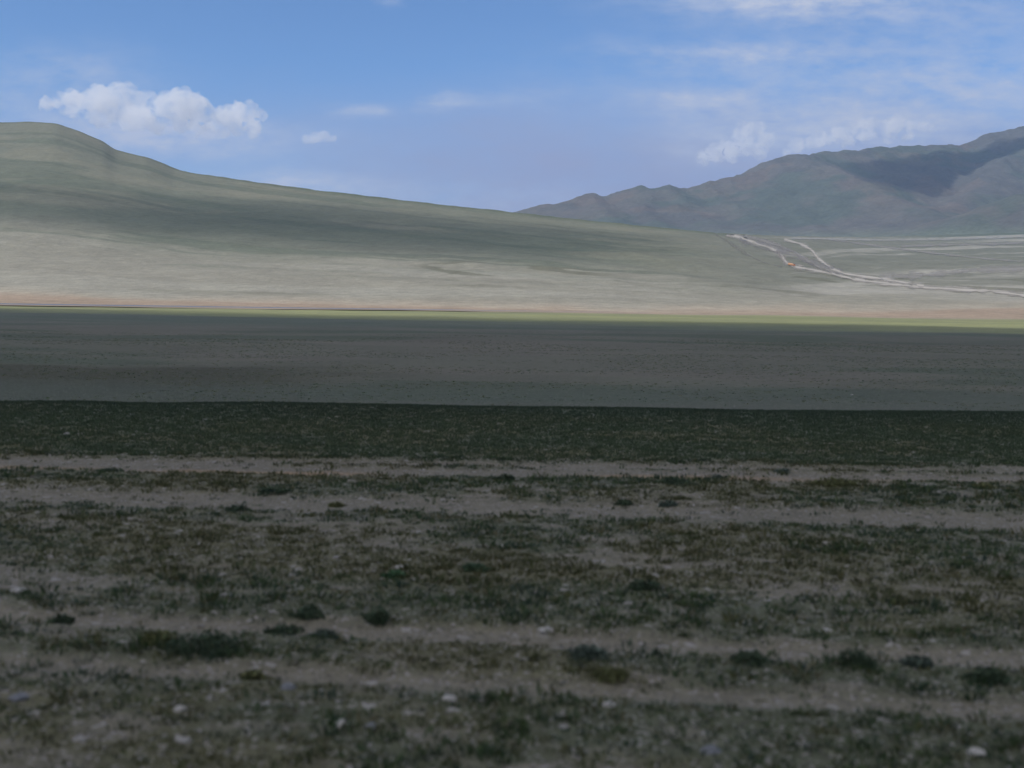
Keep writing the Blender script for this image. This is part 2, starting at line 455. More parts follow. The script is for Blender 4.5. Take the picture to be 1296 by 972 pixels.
strip('dirt_track', [(1140, 312), (1200, 310), (1260, 309), (1330, 306)], 2.2, dust_soft, .55, jit=.6, seed=15)
strip('dirt_track', [(935, 302), (958, 308), (985, 316), (1010, 325), (1035, 335), (1065, 346)], 7.5, track_mat('worn_soil', (.27, .255, .24), -.1, .8), .2, jit=.4, seed=19)
strip('dirt_track', [(983, 318), (990, 326), (996, 335)], 5.0, track_mat('worn_dust', (.37, .335, .31), .0, .7), .22, jit=.3, seed=21)
strip('dirt_track', [(1003, 337), (1045, 345.5), (1100, 356), (1170, 363), (1260, 368), (1300, 373), (1400, 382)], 5.5, track_mat('trampled_verge', (.33, .315, .27), -.1, .6), .18, jit=.6, seed=23)
strip('dirt_track', [(940, 300), (962, 304), (985, 311), (1005, 319), (1022, 330), (1040, 341)], 2.4, dust_soft, .5, jit=.6, seed=25)
strip('dirt_track', [(905, 296.5), (925, 308), (945, 322), (965, 332), (990, 338)], 2.2, track_mat('track_faint', (.24, .235, .20), 0, .6), .25, jit=.6, seed=17)

# stream: water strip between meadow and sandy foot
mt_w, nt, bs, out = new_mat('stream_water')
bs.inputs['Base Color'].default_value = (.055, .085, .16, 1); bs.inputs['Roughness'].default_value = .35; bs.inputs['IOR'].default_value = 1.33  # sky reflection painted in as a blue base colour
nz = nt.nodes.new('ShaderNodeTexNoise'); nz.inputs['Scale'].default_value = 1.5
bp = nt.nodes.new('ShaderNodeBump'); bp.inputs['Strength'].default_value = .4; bp.inputs['Distance'].default_value = .05
nt.links.new(nz.outputs['Fac'], bp.inputs['Height']); nt.links.new(bp.outputs[0], bs.inputs['Normal'])
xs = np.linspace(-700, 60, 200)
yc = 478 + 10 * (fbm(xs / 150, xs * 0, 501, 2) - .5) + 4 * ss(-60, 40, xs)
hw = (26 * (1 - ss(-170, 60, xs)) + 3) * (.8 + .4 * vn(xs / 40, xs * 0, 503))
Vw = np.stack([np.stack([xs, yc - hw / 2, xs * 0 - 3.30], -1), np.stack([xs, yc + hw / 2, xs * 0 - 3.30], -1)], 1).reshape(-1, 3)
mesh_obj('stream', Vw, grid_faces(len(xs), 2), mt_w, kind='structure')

# ------------------------------------------------------------------ plants (blade clumps)
def ground_h(x, y):
    return ground_z(np.asarray(x, float), np.asarray(y, float))

def blades(x, y, z, n, rad, hgt, wid, lean, cols, r=rng):
    """clumps of tapered leaves; arrays per clump; n leaves each. returns V, F(tri), C"""
    m_ = len(x)
    a = r.uniform(0, 2 * math.pi, (m_, n)); d = np.sqrt(r.uniform(0, 1, (m_, n))) * rad[:, None]
    bx = x[:, None] + d * np.cos(a); by = y[:, None] + d * np.sin(a) * .85
    hh = hgt[:, None] * r.uniform(.45, 1.1, (m_, n)) * (1 - .45 * (d / rad[:, None]) ** 2)
    la = a + r.uniform(-.9, .9, (m_, n)); ll = lean[:, None] * hh * r.uniform(.2, 1.2, (m_, n))
    tx = bx + ll * np.cos(la); ty = by + ll * np.sin(la)
    wa = r.uniform(0, math.pi, (m_, n)); w = wid[:, None] * r.uniform(.6, 1.3, (m_, n))
    ox = np.cos(wa) * w / 2; oy = np.sin(wa) * w / 2
    zb_ = z[:, None] + 0 * hh - .005
    mx_ = bx + (tx - bx) * .4; my_ = by + (ty - by) * .4
    v = np.stack([np.stack([bx - ox * .6, by - oy * .6, zb_], -1), np.stack([bx + ox * .6, by + oy * .6, zb_], -1),
                  np.stack([mx_ + ox, my_ + oy, zb_ + hh * .6], -1), np.stack([mx_ - ox, my_ - oy, zb_ + hh * .6], -1),
                  np.stack([tx, ty, zb_ + hh], -1)], 2).reshape(-1, 3)
    k = np.arange(m_ * n)[:, None] * 5
    f_ = np.concatenate([k + [0, 1, 2], k + [0, 2, 3], k + [3, 2, 4]], 0)
    c = cols[:, None, :] * r.uniform(.75, 1.25, (m_, n, 1))
    c = np.repeat(c.reshape(-1, 3), 5, 0)
    return v, f_, c

def scatter(y0, y1, dens, r=rng, margin=1.25):
    A = .5 * .94 * margin * (y1 * y1 - y0 * y0)
    n = int(A * dens)
    y = np.sqrt(r.uniform(y0 * y0, y1 * y1, n)); x = r.uniform(-.5, .5, n) * .94 * margin * y
    return x, y

leaf_mat = attr_mat('leaves', .75, .2)
PAL = np.array([[.038, .066, .028], [.056, .084, .034], [.080, .084, .036], [.036, .060, .040], [.062, .084, .058], [.12, .11, .062]])
def pick(x, y, w=(.28, .24, .16, .16, .11, .05), seed=51):
    n = fbm(x / 2.5, y / 1.5, seed, 3)
    idx = rng.choice(6, len(x), p=w)
    c = PAL[idx]
    c = mixc(c, (.085, .080, .034), ss(.5, .66, n) * .6)
    return c
# herbs and grass between the wheel tracks
x, y = scatter(4.8, 20.4, 105)
keep = rng.uniform(0, 1, len(x)) < cover(x, y) ** 1.1 * .85 + .05
x, y = x[keep], y[keep]; n_ = len(x)
sz = rng.gamma(3.2, .32, n_)
big = ss(.45, .7, fbm(x / .9, y / .6, 81, 3))
v1, f1, c1 = blades(x, y, ground_h(x, y), 14, .028 + .046 * sz, (.020 + .024 * sz) * (1 + .7 * big), .007 + .005 * sz, np.full(n_, .9), pick(x, y))
mesh_obj('ground_herbs', v1, f1, leaf_mat, kind='stuff', label='low grey green herbs and grass tufts between the gravel wheel tracks', cat='ground cover', smooth=False, colors=c1)
# close sward up to the terrace edge
x, y = scatter(20.0, 33.0, 120, margin=1.12)
keep = rng.uniform(0, 1, len(x)) < cover(x, y)
x, y = x[keep], y[keep]; n_ = len(x)
cg = mixc(pick(x, y, (.45, .28, .06, .18, .03, .0)), (.056, .080, .044), .85 * np.ones(n_))
cg = mixc(cg, (.028, .046, .034), ss(24, 30, y + 3 * (fbm(x / 6, y / 2, 83, 3) - .5)) * .55)
v2, f2, c2 = blades(x, y, ground_h(x, y), 9, np.full(n_, .09), rng.uniform(.045, .085, n_), np.full(n_, .014), np.full(n_, .7), cg)
mesh_obj('grass', v2, f2, leaf_mat, kind='stuff', label='close dark green grass strip along the edge of the terrace', cat='grass', smooth=False, colors=c2)
# sparse steppe tufts on the lower plain
x, y = scatter(60, 190, 1.3, margin=1.1)
n2_ = fbm(x / 18, y / 8, 87, 3)
keep = rng.uniform(0, 1, len(x)) < ss(.35, .62, n2_); x, y = x[keep], y[keep]; n_ = len(x)
v3, f3, c3 = blades(x, y, ground_h(x, y), 7, rng.uniform(.12, .30, n_), rng.uniform(.05, .10, n_), np.full(n_, .05), np.full(n_, .8), pick(x, y, (.25, .2, .2, .15, .15, .05)) * 1.65)
mesh_obj('steppe_grass', v3, f3, leaf_mat, kind='stuff', label='sparse grass tufts over the shaded plain below the terrace', cat='grass', smooth=False, colors=c3)

# ------------------------------------------------------------------ pebbles and stones
def pebbles(x, y, s, cols):
    ico = [(0, 0, 1), (.94, 0, .3), (.29, .9, .25), (-.76, .55, .35), (-.76, -.55, .25), (.29, -.9, .3), (0, 0, -.6)]
    fc = [(0, 1, 2), (0, 2, 3), (0, 3, 4), (0, 4, 5), (0, 5, 1), (6, 2, 1), (6, 3, 2), (6, 4, 3), (6, 5, 4), (6, 1, 5)]
    n = len(x); b = np.array(ico)[None] * rng.uniform(.7, 1.25, (n, 7, 1))
    b = b * np.stack([s, s * rng.uniform(.6, 1, n), s * rng.uniform(.35, .7, n)], -1)[:, None, :]
    a = rng.uniform(0, 6.28, n); ca, sa = np.cos(a)[:, None], np.sin(a)[:, None]
    vx = b[..., 0] * ca - b[..., 1] * sa + x[:, None]; vy = b[..., 0] * sa + b[..., 1] * ca + y[:, None]
    vz = b[..., 2] + (ground_h(x, y) + s * .12)[:, None]
    f_ = (np.arange(n)[:, None, None] * 7 + np.array(fc)[None]).reshape(-1, 3)
    return np.stack([vx, vy, vz], -1).reshape(-1, 3), f_, np.repeat(cols, 7, 0)
stone_mat = attr_mat('stone', .85)
x, y = scatter(4.8, 20, 70)
keep = rng.uniform(0, 1, len(x)) < (1 - .75 * cover(x, y)); x, y = x[keep], y[keep]; n_ = len(x)
sz = .004 + .004 * rng.gamma(1.5, 1, n_)
cc = np.array([.195, .18, .155])[None] * rng.uniform(.45, 1.4, (n_, 1))
v4, f4, c4 = pebbles(x, y, sz, cc)
mesh_obj('gravel', v4, f4, stone_mat, kind='stuff', label='loose grey gravel scattered over the bare wheel tracks', cat='gravel', smooth=False, colors=c4)

def ground_at(px, py):
    d = ray(px, py); ts = np.exp(np.linspace(math.log(4), math.log(300), 9000))
    X, Y_, Z_ = d.x * ts, d.y * ts, H + d.z * ts
    k = int(np.argmax(Z_ < ground_z(X, Y_)))
    return float(X[k]), float(Y_[k])

def rock(name, px, py, size, col, label, group, flat=.5):
    x, y = ground_at(px, py)
    import bmesh
    bm = bmesh.new(); bmesh.ops.create_icosphere(bm, subdivisions=3, radius=1)
    sd = random.randint(0, 999); r_ = random.Random(sd)
    planes = [(Vector((r_.gauss(0, 1), r_.gauss(0, 1), r_.gauss(0, 1))).normalized(), r_.uniform(.62, .9)) for _ in range(11)]
    for v in bm.verts:
        for nrm, dd_ in planes:
            k = v.co.dot(nrm)
            if k > dd_: v.co -= nrm * (k - dd_)
        v.co *= 1 + .05 * r_.uniform(-1, 1)
    sx, sy, sz_ = size / 2, size / 2 * r_.uniform(.6, .85), size / 2 * flat
    me = bpy.data.meshes.new(name); an = r_.uniform(-.5, .5)
    for v in bm.verts:
        X, Y = v.co.x * sx, v.co.y * sy
        v.co = Vector((X * math.cos(an) - Y * math.sin(an), X * math.sin(an) + Y * math.cos(an), v.co.z * sz_))
    bm.to_mesh(me); bm.free()
    a = me.color_attributes.new('Col', 'FLOAT_COLOR', 'POINT')
    for i in range(len(me.vertices)):
        k = r_.uniform(.85, 1.12); a.data[i].color = (col[0] * k, col[1] * k, col[2] * k, 1)
    me.materials.append(stone_mat)
    o = bpy.data.objects.new(name, me); COL.objects.link(o)
    o.location = (x, y, float(ground_h(np.array([x]), np.array([y]))[0]) + sz_ * .12)
    o['label'] = label; o['category'] = 'stone'; o['group'] = group
    return o
W = (.37, .355, .335); G2 = (.27, .26, .245); B2 = (.155, .163, .18)
SG = 'pale stones lying among the herbs'
for (px, py, s, c, lb) in [
    (505, 719, .11, W, 'bright white stone in the green herbs left of centre, beyond the middle track'),
    (22, 749, .18, W, 'wide pale stone at the left edge just beyond the long gravel track'),
    (62, 706, .12, G2, 'grey stone in the herbs near the left edge, farther than the wide pale one'),
    (285, 754, .13, G2, 'grey stone just beyond the left half of the gravel track'),
    (690, 799, .15, W, 'flat white stone lying on the gravel track at the centre'),
    (1047, 799, .11, W, 'white rounded stone at the far side of the gravel track on the right'),
    (770, 893, .12, W, 'white stone right of centre just nearer than the closest gravel track'),
    (570, 885, .13, W, 'pale stone below the centre at the near edge of the closest gravel track'),
    (228, 899, .12, W, 'white stone in the herbs at the lower left'),
    (432, 917, .13, W, 'white stone nearest the camera left of the centre'),
    (470, 921, .12, B2, 'bluish grey stone immediately right of a white stone, near the camera'),
    (22, 885, .18, B2, 'bluish grey stone in the herbs at the lower left edge'),
    (365, 871, .13, B2, 'bluish grey stone at the near edge of the closest track, left of centre'),
    (100, 938, .11, G2, 'small grey stone in the bottom left corner area'),
    (230, 938, .14, G2, 'flat grey stone at the bottom left, nearer than the white stone beside it'),
    (1236, 954, .15, W, 'white stone in the bottom right corner area'),
    (900, 952, .16, B2, 'bluish grey stone near the bottom edge right of centre'),
    (795, 764, .10, G2, 'grey stone in the green herbs beyond the gravel track, right of centre'),
    (1078, 500, .28, W, 'lone white stone out on the shaded plain beyond the grass terrace'),
    (85, 550, .17, G2, 'whitish stone in the dark green grass strip on the left'),
    (170, 551, .14, G2, 'grey stone in the dark green grass strip, right of the whitish one'),
    (425, 706, .09, G2, 'small grey stone in the herbs left of the bright white stone')]:
    rock('stone', px, py, s, c, lb, SG)

# ------------------------------------------------------------------ shrubs one can tell apart
def shrub(px, py, w, h, col, label):
    x, y = ground_at(px, py)
    r2 = np.random.default_rng(int(px * 7 + py))
    h = h * .82; w = w * 1.12; col = tuple(q * 1.65 for q in col)
    k = max(4, int(w / .07))
    cx = r2.normal(0, w * .26, k); cy = r2.normal(0, w * .2, k)
    d = np.hypot(cx, cy) / w
    hh = h * np.clip(1.15 - 1.6 * d, .35, 1) * r2.uniform(.75, 1.15, k)
    cols = np.array(col)[None] * r2.uniform(.7, 1.35, (k, 1))
    z0 = float(ground_h(np.array([x]), np.array([y]))[0])
    zs = ground_h(cx + x, cy + y) - z0
    v, f_, c = blades(cx, cy, zs, 46, np.full(k, .10 * min(1.4, max(.7, w / .4))), hh, np.full(k, .013), np.full(k, .75), cols, r2)
    # twig leaves through the volume
    n = int(260 * w / .4)
    q = r2.normal(0, 1, (n, 3)); q /= np.linalg.norm(q, axis=1)[:, None]; q *= r2.uniform(.2, 1, (n, 1)) ** .5
    q[:, 2] = np.abs(q[:, 2]); p = q * [w * .5, w * .4, h * .95] + [0, 0, -.01]
    a = r2.normal(0, .014, (n, 3)); b = r2.normal(0, .010, (n, 3))
    vv = np.stack([p - a, p + b, p + a, p - b], 1).reshape(-1, 3)
    kk = np.arange(n)[:, None] * 4
    ff = np.concatenate([kk + [0, 1, 2], kk + [0, 2, 3]], 0) + len(v)
    cc_ = np.repeat(np.array(col)[None] * r2.uniform(.6, 1.5, (n, 1)), 4, 0)
    o = mesh_obj('shrub', np.vstack([v, vv]), np.vstack([f_, ff]), leaf_mat, label=label, cat='shrub', group='low shrubs along the gravel tracks', smooth=False, colors=np.vstack([c, cc_]))
    o.location = (x, y, z0)
DG = (.030, .044, .026); OL = (.062, .066, .028); GY = (.042, .056, .044)
for a in [
    (255, 822, .62, .20, DG, 'largest dark shrub, left of centre between the two nearest gravel tracks'),
    (200, 812, .34, .13, OL, 'olive shrub touching the left side of the largest dark shrub'),
    (362, 802, .30, .12, DG, 'dark shrub on the near edge of the gravel track, right of the largest shrub'),
    (408, 806, .22, .10, GY, 'small grey green shrub right of the dark one on the track edge'),
    (392, 779, .24, .14, DG, 'dark shrub at the far edge of the gravel track, left of centre'),
    (479, 786, .20, .20, DG, 'tall narrow dark shrub standing on the far edge of the track near the centre'),
    (815, 745, .34, .14, DG, 'round dark shrub alone in the herbs right of centre'),
    (78, 789, .22, .12, DG, 'small dark shrub at the near edge of the track by the left side'),
    (320, 860, .20, .12, OL, 'olive shrub standing in the closest gravel track on the left'),
    (744, 830, .34, .12, GY, 'wide grey green shrub on the near side of the track at the centre'),
    (950, 838, .30, .13, DG, 'dark shrub between the nearest two tracks, right of centre'),
    (1082, 840, .34, .18, DG, 'tall dark shrub between the nearest two tracks on the right'),
    (1160, 842, .26, .12, GY, 'grey green shrub right of the tall dark shrub on the right'),
    (1252, 862, .32, .16, DG, 'dark shrub between the tracks at the right edge'),
    (775, 858, .30, .12, OL, 'olive shrub just beyond the closest gravel track at the centre'),
    (855, 612, .46, .17, DG, 'dark shrub on the far gravel band right of centre'),
    (1055, 613, .70, .15, OL, 'broad olive shrub on the near edge of the far gravel band, right side'),
    (345, 624, .42, .16, DG, 'dark shrub just beyond the second gravel band on the left'),
    (300, 646, .28, .12, DG, 'dark shrub on the second gravel band, left of centre'),
    (640, 607, .30, .14, DG, 'dark shrub on the far gravel band at the centre'),
    (790, 638, .26, .11, DG, 'small dark shrub in front of the second gravel band, right of centre'),
    (908, 606, .22, .12, GY, 'small grey green shrub on the far gravel band right of the dark one'),
    (1245, 617, .34, .12, OL, 'olive shrub on the near edge of the far gravel band at the right edge'),
    (140, 597, .40, .10, DG, 'low dark shrub on the far gravel band by the left side'),
    (500, 730, .28, .10, (.03, .062, .03), 'fresh green shrub right beside the bright white stone'),
    (600, 722, .30, .12, (.036, .06, .034), 'green shrub in the herbs at the centre, right of the white stone'),
    (990, 598, .26, .09, GY, 'small shrub on the grass edge of the far gravel band, right of centre'),
    (425, 641, .22, .10, OL, 'small olive shrub on the second gravel band near the centre'),
    (845, 640, .24, .12, GY, 'grey green shrub on the second gravel band right of centre')]:
    shrub(*a)

# ------------------------------------------------------------------ truck on the hillside track
import bmesh
def box_mesh(name, boxes, mat, parent, bevel=.04, taper=None):
    bm = bmesh.new()
    for (cx, cy, cz, sx, sy, sz_, tp) in boxes:
        r = bmesh.ops.create_cube(bm, size=1)
        for v in r['verts']:
            top_ = v.co.z > 0
            v.co = Vector((v.co.x * sx * (tp if top_ else 1) + cx, v.co.y * sy * (.94 if top_ and tp < 1 else 1) + cy, v.co.z * sz_ + cz))
    if bevel: bmesh.ops.bevel(bm, geom=bm.edges[:], offset=bevel, segments=2, affect='EDGES')
    me = bpy.data.meshes.new(name); bm.to_mesh(me); bm.free(); me.materials.append(mat)
    o = bpy.data.objects.new(name, me); COL.objects.link(o); o.parent = parent
    return o
truck = bpy.data.objects.new('truck', None); COL.objects.link(truck)
truck['label'] = 'small orange truck driving down the pale dirt track on the hillside'; truck['category'] = 'truck'
tp_ = hit(1001.5, 337.3); tq = hit(1015, 339.6)
orange = plain_mat('orange_paint', (.50, .21, .09), .45); dark = plain_mat('dark_chassis', (.03, .03, .035), .6); glassm = plain_mat('cab_glass', (.02, .025, .03), .1)
rub = plain_mat('tyre_rubber', (.02, .02, .02), .85); rim = plain_mat('wheel_rim', (.35, .35, .35), .5, .3); lampm = plain_mat('lamp_glass', (.8, .8, .75), .2); canvas = plain_mat('cargo_canvas', (.55, .31, .18), .9)
ch = box_mesh('chassis', [(0, 0, .72, 6.6, 1.0, .28, 1), (1.3, 0, .55, .25, 1.9, .2, 1), (-2.1, 0, .55, .25, 1.9, .2, 1)], dark, truck)
cb = box_mesh('cab', [(2.45, 0, 1.65, 1.9, 2.15, 1.7, .86), (3.3, 0, 1.15, .5, 2.1, .7, 1)], orange, truck, .08)
box_mesh('windscreen', [(3.36, 0, 2.02, .06, 1.75, .66, 1)], glassm, cb, .01)
for s in (-1, 1):
    box_mesh('side_window', [(2.6, s * 1.055, 2.02, .9, .05, .55, 1)], glassm, cb, .01)
    box_mesh('headlight', [(3.56, s * .75, 1.1, .06, .28, .2, 1)], lampm, cb, .02)
box_mesh('bumper', [(3.62, 0, .72, .16, 2.2, .26, 1)], dark, truck, .03)
cg_ = box_mesh('cargo_body', [(-1.05, 0, 1.15, 4.6, 2.3, .6, 1)], orange, truck, .03)
# rounded canvas cover
bm = bmesh.new(); prof_ = [(math.cos(a) * 1.14, 1.45 + 1.35 * max(0, math.sin(a)) ** .6) for a in np.linspace(0, math.pi, 15)]
rings = []
for i, xx_ in enumerate(np.linspace(-3.33, 1.23, 12)):
    sag = .05 * (i % 2)
    rings.append([bm.verts.new((xx_, a, b - sag * (b > 1.5))) for a, b in prof_])
for r0, r1 in zip(rings[:-1], rings[1:]):
    for j in range(14): bm.faces.new((r0[j], r0[j + 1], r1[j + 1], r1[j]))
bm.faces.new(rings[0][::-1]); bm.faces.new(rings[-1])
me = bpy.data.meshes.new('canvas_cover'); bm.to_mesh(me); bm.free(); me.materials.append(canvas)
o = bpy.data.objects.new('canvas_cover', me); COL.objects.link(o); o.parent = truck
for wx_ in (2.35, -2.0):
    for s in (-1, 1):
        for nm, rad, dep, mt, par in (('wheel', .5, .32, rub, truck), ('rim', .28, .34, rim, None)):
            bm = bmesh.new(); bmesh.ops.create_cone(bm, cap_ends=True, segments=24, radius1=rad, radius2=rad, depth=dep)
            bmesh.ops.bevel(bm, geom=[e for e in bm.edges if len(e.link_faces) == 2 and max(len(q.verts) for q in e.link_faces) > 4], offset=.04, segments=2, affect='EDGES')
            for v in bm.verts: v.co = Vector((v.co.x, v.co.z, v.co.y))
            me = bpy.data.meshes.new(nm); bm.normal_update(); bmesh.ops.recalc_face_normals(bm, faces=bm.faces[:]); bm.to_mesh(me); bm.free(); me.materials.append(mt)
            o = bpy.data.objects.new(nm, me); COL.objects.link(o)
            if nm == 'wheel': o.parent = truck; o.location = (wx_, s * .95, .5); wheel = o
            else: o.parent = wheel; o.location = (0, s * .02, 0)
truck.location = tp_ + Vector((0, 0, .37))
dv = (tq - tp_); truck.rotation_euler = (0, -math.atan2(dv.z, math.hypot(dv.x, dv.y)), math.atan2(dv.y, dv.x))

# ------------------------------------------------------------------ light
ELEV, AZx, AZy = math.radians(48), -.80, -.60          # towards the sun: high, left and a little behind
S = Vector((AZx * math.cos(ELEV), AZy * math.cos(ELEV), math.sin(ELEV)))
sd_ = bpy.data.lights.new('sun', 'SUN'); sd_.energy = 4.3; sd_.angle = math.radians(.5); sd_.color = (1, .955, .89)
so = bpy.data.objects.new('sun', sd_); COL.objects.link(so)
so.rotation_euler = S.to_track_quat('Z', 'Y').to_euler()
so.location = (0, 0, 50)

# ------------------------------------------------------------------ clouds with real thickness
def cloud_mat(name, dens, aniso=.6, noise=None):
    mt = bpy.data.materials.new(name); mt.use_nodes = True; nt = mt.node_tree; nt.nodes.clear()
    out = nt.nodes.new('ShaderNodeOutputMaterial'); pv = nt.nodes.new('ShaderNodeVolumePrincipled')
    pv.inputs['Color'].default_value = (.998, .998, .998, 1); pv.inputs['Density'].default_value = dens; pv.inputs['Anisotropy'].default_value = aniso
    nt.links.new(pv.outputs[0], out.inputs['Volume'])
    if noise:
        tc = nt.nodes.new('ShaderNodeTexCoord'); nz = nt.nodes.new('ShaderNodeTexNoise')
        nz.inputs['Scale'].default_value = noise[0]; nz.inputs['Detail'].default_value = 4; nz.inputs['Roughness'].default_value = .6
        nt.links.new(tc.outputs['Object'], nz.inputs['Vector'])
        mr = nt.nodes.new('ShaderNodeMapRange'); mr.inputs['From Min'].default_value = noise[1]; mr.inputs['From Max'].default_value = noise[2]
        mr.inputs['To Max'].default_value = dens
        nt.links.new(nz.outputs['Fac'], mr.inputs['Value']); nt.links.new(mr.outputs[0], pv.inputs['Density'])
    return mt

def slab_cloud(name, ground_pts, height, thick, dens, power, label, wob=.03, seed=1):
    """closed lens of vapour whose shadow covers the given ground points"""
    q = np.array([tuple(Vector(p) + S * ((height - p[2]) / S.z))[:2] for p in ground_pts])
    c = q.mean(0); d = q - c
    an = np.arctan2(d[:, 1], d[:, 0]); o = np.argsort(an); an = an[o]; d = d[o]
    nth, nr_ = 240, 26
    A = np.linspace(-math.pi, math.pi, nth, endpoint=False); Rr = np.zeros(nth)
    m_ = len(d)
    for i, a in enumerate(A):
        ca, sa = math.cos(a), math.sin(a)
        for j in range(m_):
            p0, p1 = d[j], d[(j + 1) % m_]
            e = p1 - p0; den = ca * e[1] - sa * e[0]
            if abs(den) < 1e-9: continue
            t = (p0[0] * e[1] - p0[1] * e[0]) / den; s = (p0[0] * sa - p0[1] * ca) / den
            if t > 0 and -1e-6 <= s <= 1 + 1e-6: Rr[i] = max(Rr[i], t)
    Rr = Rr * (1 + wob * (fbm(np.cos(A) * 6 + 9, np.sin(A) * 6 + 9, seed, 4) - .5) * 2)
    rad = np.linspace(0, 1, nr_) ** .7
    V = []; 
    top = []; bot = []
    for r in rad[1:-1]:
        px_, py_ = c[0] + np.cos(A) * Rr * r, c[1] + np.sin(A) * Rr * r
        T = thick * (1 - r ** power) ** .5 if power > 3 else thick * (1 - r ** power)
        top.append(np.stack([px_, py_, height + T * (.8 + .25 * (fbm(px_ / 160, py_ / 160, seed + 5, 4) - .5) * 2)], -1))
        bot.append(np.stack([px_, py_, height - T * .2 + 0 * px_], -1))
    rim_ = np.stack([c[0] + np.cos(A) * Rr, c[1] + np.sin(A) * Rr, height + 0 * A], -1)
    k = len(top)
    V = np.vstack([[[c[0], c[1], height + thick * .8]]] + top + [rim_] + bot[::-1] + [[[c[0], c[1], height - thick * .2]]])
    n_rings = 2 * k + 1
    Q = grid_faces(n_rings, nth, True) + 1
    tri0 = np.stack([np.zeros(nth, int), 1 + np.arange(nth), 1 + (np.arange(nth) + 1) % nth], -1)
    lb = 1 + (n_rings - 1) * nth
    tri1 = np.stack([np.full(nth, len(V) - 1), lb + (np.arange(nth) + 1) % nth, lb + np.arange(nth)], -1)
    Ft = np.vstack([Q[:, [0, 3, 2]], Q[:, [0, 2, 1]], tri0, tri1])
    ob = mesh_obj(name, V, Ft, cloud_mat(name + '_vapour', dens), label=label, cat='cloud')
    bm = bmesh.new(); bm.from_mesh(ob.data); bmesh.ops.recalc_face_normals(bm, faces=bm.faces[:]); bm.to_mesh(ob.data); bm.free()
    return ob
slab_cloud('cloud', [(-1700, 470, -4), (-500, 440, -4), (-178, 366, -4), (0, 297, -4), (126, 268, -4), (400, 235, -4), (1500, 100, -4), (1500, -1500, 0), (0, -1700, 0), (-1700, -1500, 0)],
           1450, 260, .0085, 9, 'broad flat cloud overhead shading the foreground plain', .006, 3)
hp = [hit(*p) for p in [(-140, 226), (0, 232), (180, 240), (350, 250), (500, 262), (650, 278), (900, 304), (900, 326), (760, 338), (600, 334), (420, 322), (250, 306), (100, 296), (-140, 286)]]
slab_cloud('cloud', [tuple(p) for p in hp if p], 1500, 95, .011, 1.3, 'thin long cloud shading the middle of the left hillside', .05, 8)
hp = [hit(*p, mbvh) for p in [(1050, 207), (1090, 204), (1120, 198), (1200, 190), (1262, 175), (1325, 165), (1325, 190), (1250, 206), (1205, 225), (1180, 250), (1120, 243), (1085, 232)]]
slab_cloud('cloud', [tuple(p) for p in hp if p], 2600, 260, .011, 2.5, 'high thin cloud shading the hollow of the right mountain', .05, 12)

# cumulus over the left hill: lumps joined into one skin of vapour
def cumulus(name, balls, Y, dens, label, vox, disp, noise=None):
    bm = bmesh.new()
    for (px, py, r) in balls:
        u, e = ue(px, py); s = Y / F
        yj = Y + random.uniform(-18, 18) * s
        mtx = Matrix.Translation((u * yj, yj, H + e * yj)) @ Matrix.Diagonal((r * s * 1.1, r * s * 1.1, r * s * .92, 1))
        bmesh.ops.create_icosphere(bm, subdivisions=3, radius=1, matrix=mtx)
    me = bpy.data.meshes.new(name); bm.to_mesh(me); bm.free()
    c = sum((v.co for v in me.vertices), Vector()) / len(me.vertices)
    for v in me.vertices: v.co -= c
    me.materials.append(cloud_mat(name + '_vapour', dens, .1, noise))
    o = bpy.data.objects.new(name, me); o.location = c; COL.objects.link(o)
    md = o.modifiers.new('join', 'REMESH'); md.mode = 'VOXEL'; md.voxel_size = vox; md.use_smooth_shade = True
    for i, (sz_, st) in enumerate(disp):
        tx = bpy.data.textures.new('puffs', 'CLOUDS'); tx.noise_scale = sz_; tx.noise_depth = 2; tx.cloud_type = 'GRAYSCALE'; tx.noise_basis = 'BLENDER_ORIGINAL'
        dm = o.modifiers.new('puff', 'DISPLACE'); dm.texture = tx; dm.texture_coords = 'LOCAL'; dm.strength = st; dm.mid_level = .5
    o['label'] = label; o['category'] = 'cloud'
    return o
cumulus('cloud', [(58, 130, 8), (72, 128, 11), (92, 126, 14), (112, 128, 15), (130, 126, 19), (150, 122, 17), (168, 124, 17), (183, 132, 15), (150, 142, 19), (125, 146, 15), (172, 148, 18), (196, 146, 13),
                  (212, 134, 17), (232, 131, 19), (250, 134, 16), (258, 148, 17), (232, 152, 18), (280, 148, 15), (300, 143, 15), (318, 142, 14), (328, 147, 8), (305, 158, 15), (278, 163, 13), (250, 166, 12), (322, 164, 8), (200, 160, 12),
                  (100, 146, 9), (86, 140, 8)],
        11000, .010, 'large white heaped cloud standing above the left hill', 17, [(170, 150), (70, 80), (32, 34)], (.0045, .40, .56))
cumulus('cloud', [(388, 175, 6), (398, 173, 8), (409, 173, 8), (420, 176, 6)], 11000, .008, 'small white cloud right of the large heaped cloud', 14, [(80, 60), (34, 36)], (.008, .38, .56))

cumulus('cloud', [(890, 199, 7), (905, 194, 9), (922, 186, 12), (938, 176, 13), (948, 164, 12), (962, 158, 9), (945, 188, 13), (966, 176, 11), (925, 196, 9), (960, 194, 9)],
        13500, .0055, 'soft three cornered white cloud above the left end of the mountain crest', 22, [(190, 190), (80, 110), (40, 50)], (.0065, .38, .56))
cumulus('cloud', [(996, 193, 6), (1010, 184, 9), (1028, 180, 10), (1045, 176, 11), (1062, 168, 10), (1080, 160, 8), (1098, 157, 8), (1116, 158, 8), (1134, 159, 9), (1152, 159, 8), (1170, 160, 7), (1186, 163, 5), (1100, 170, 9), (1125, 172, 9), (1070, 180, 9), (1150, 173, 8)],
        13500, .0065, 'long white cloud lying just above the middle of the mountain crest', 22, [(190, 170), (80, 110), (40, 50)], (.0065, .38, .56))

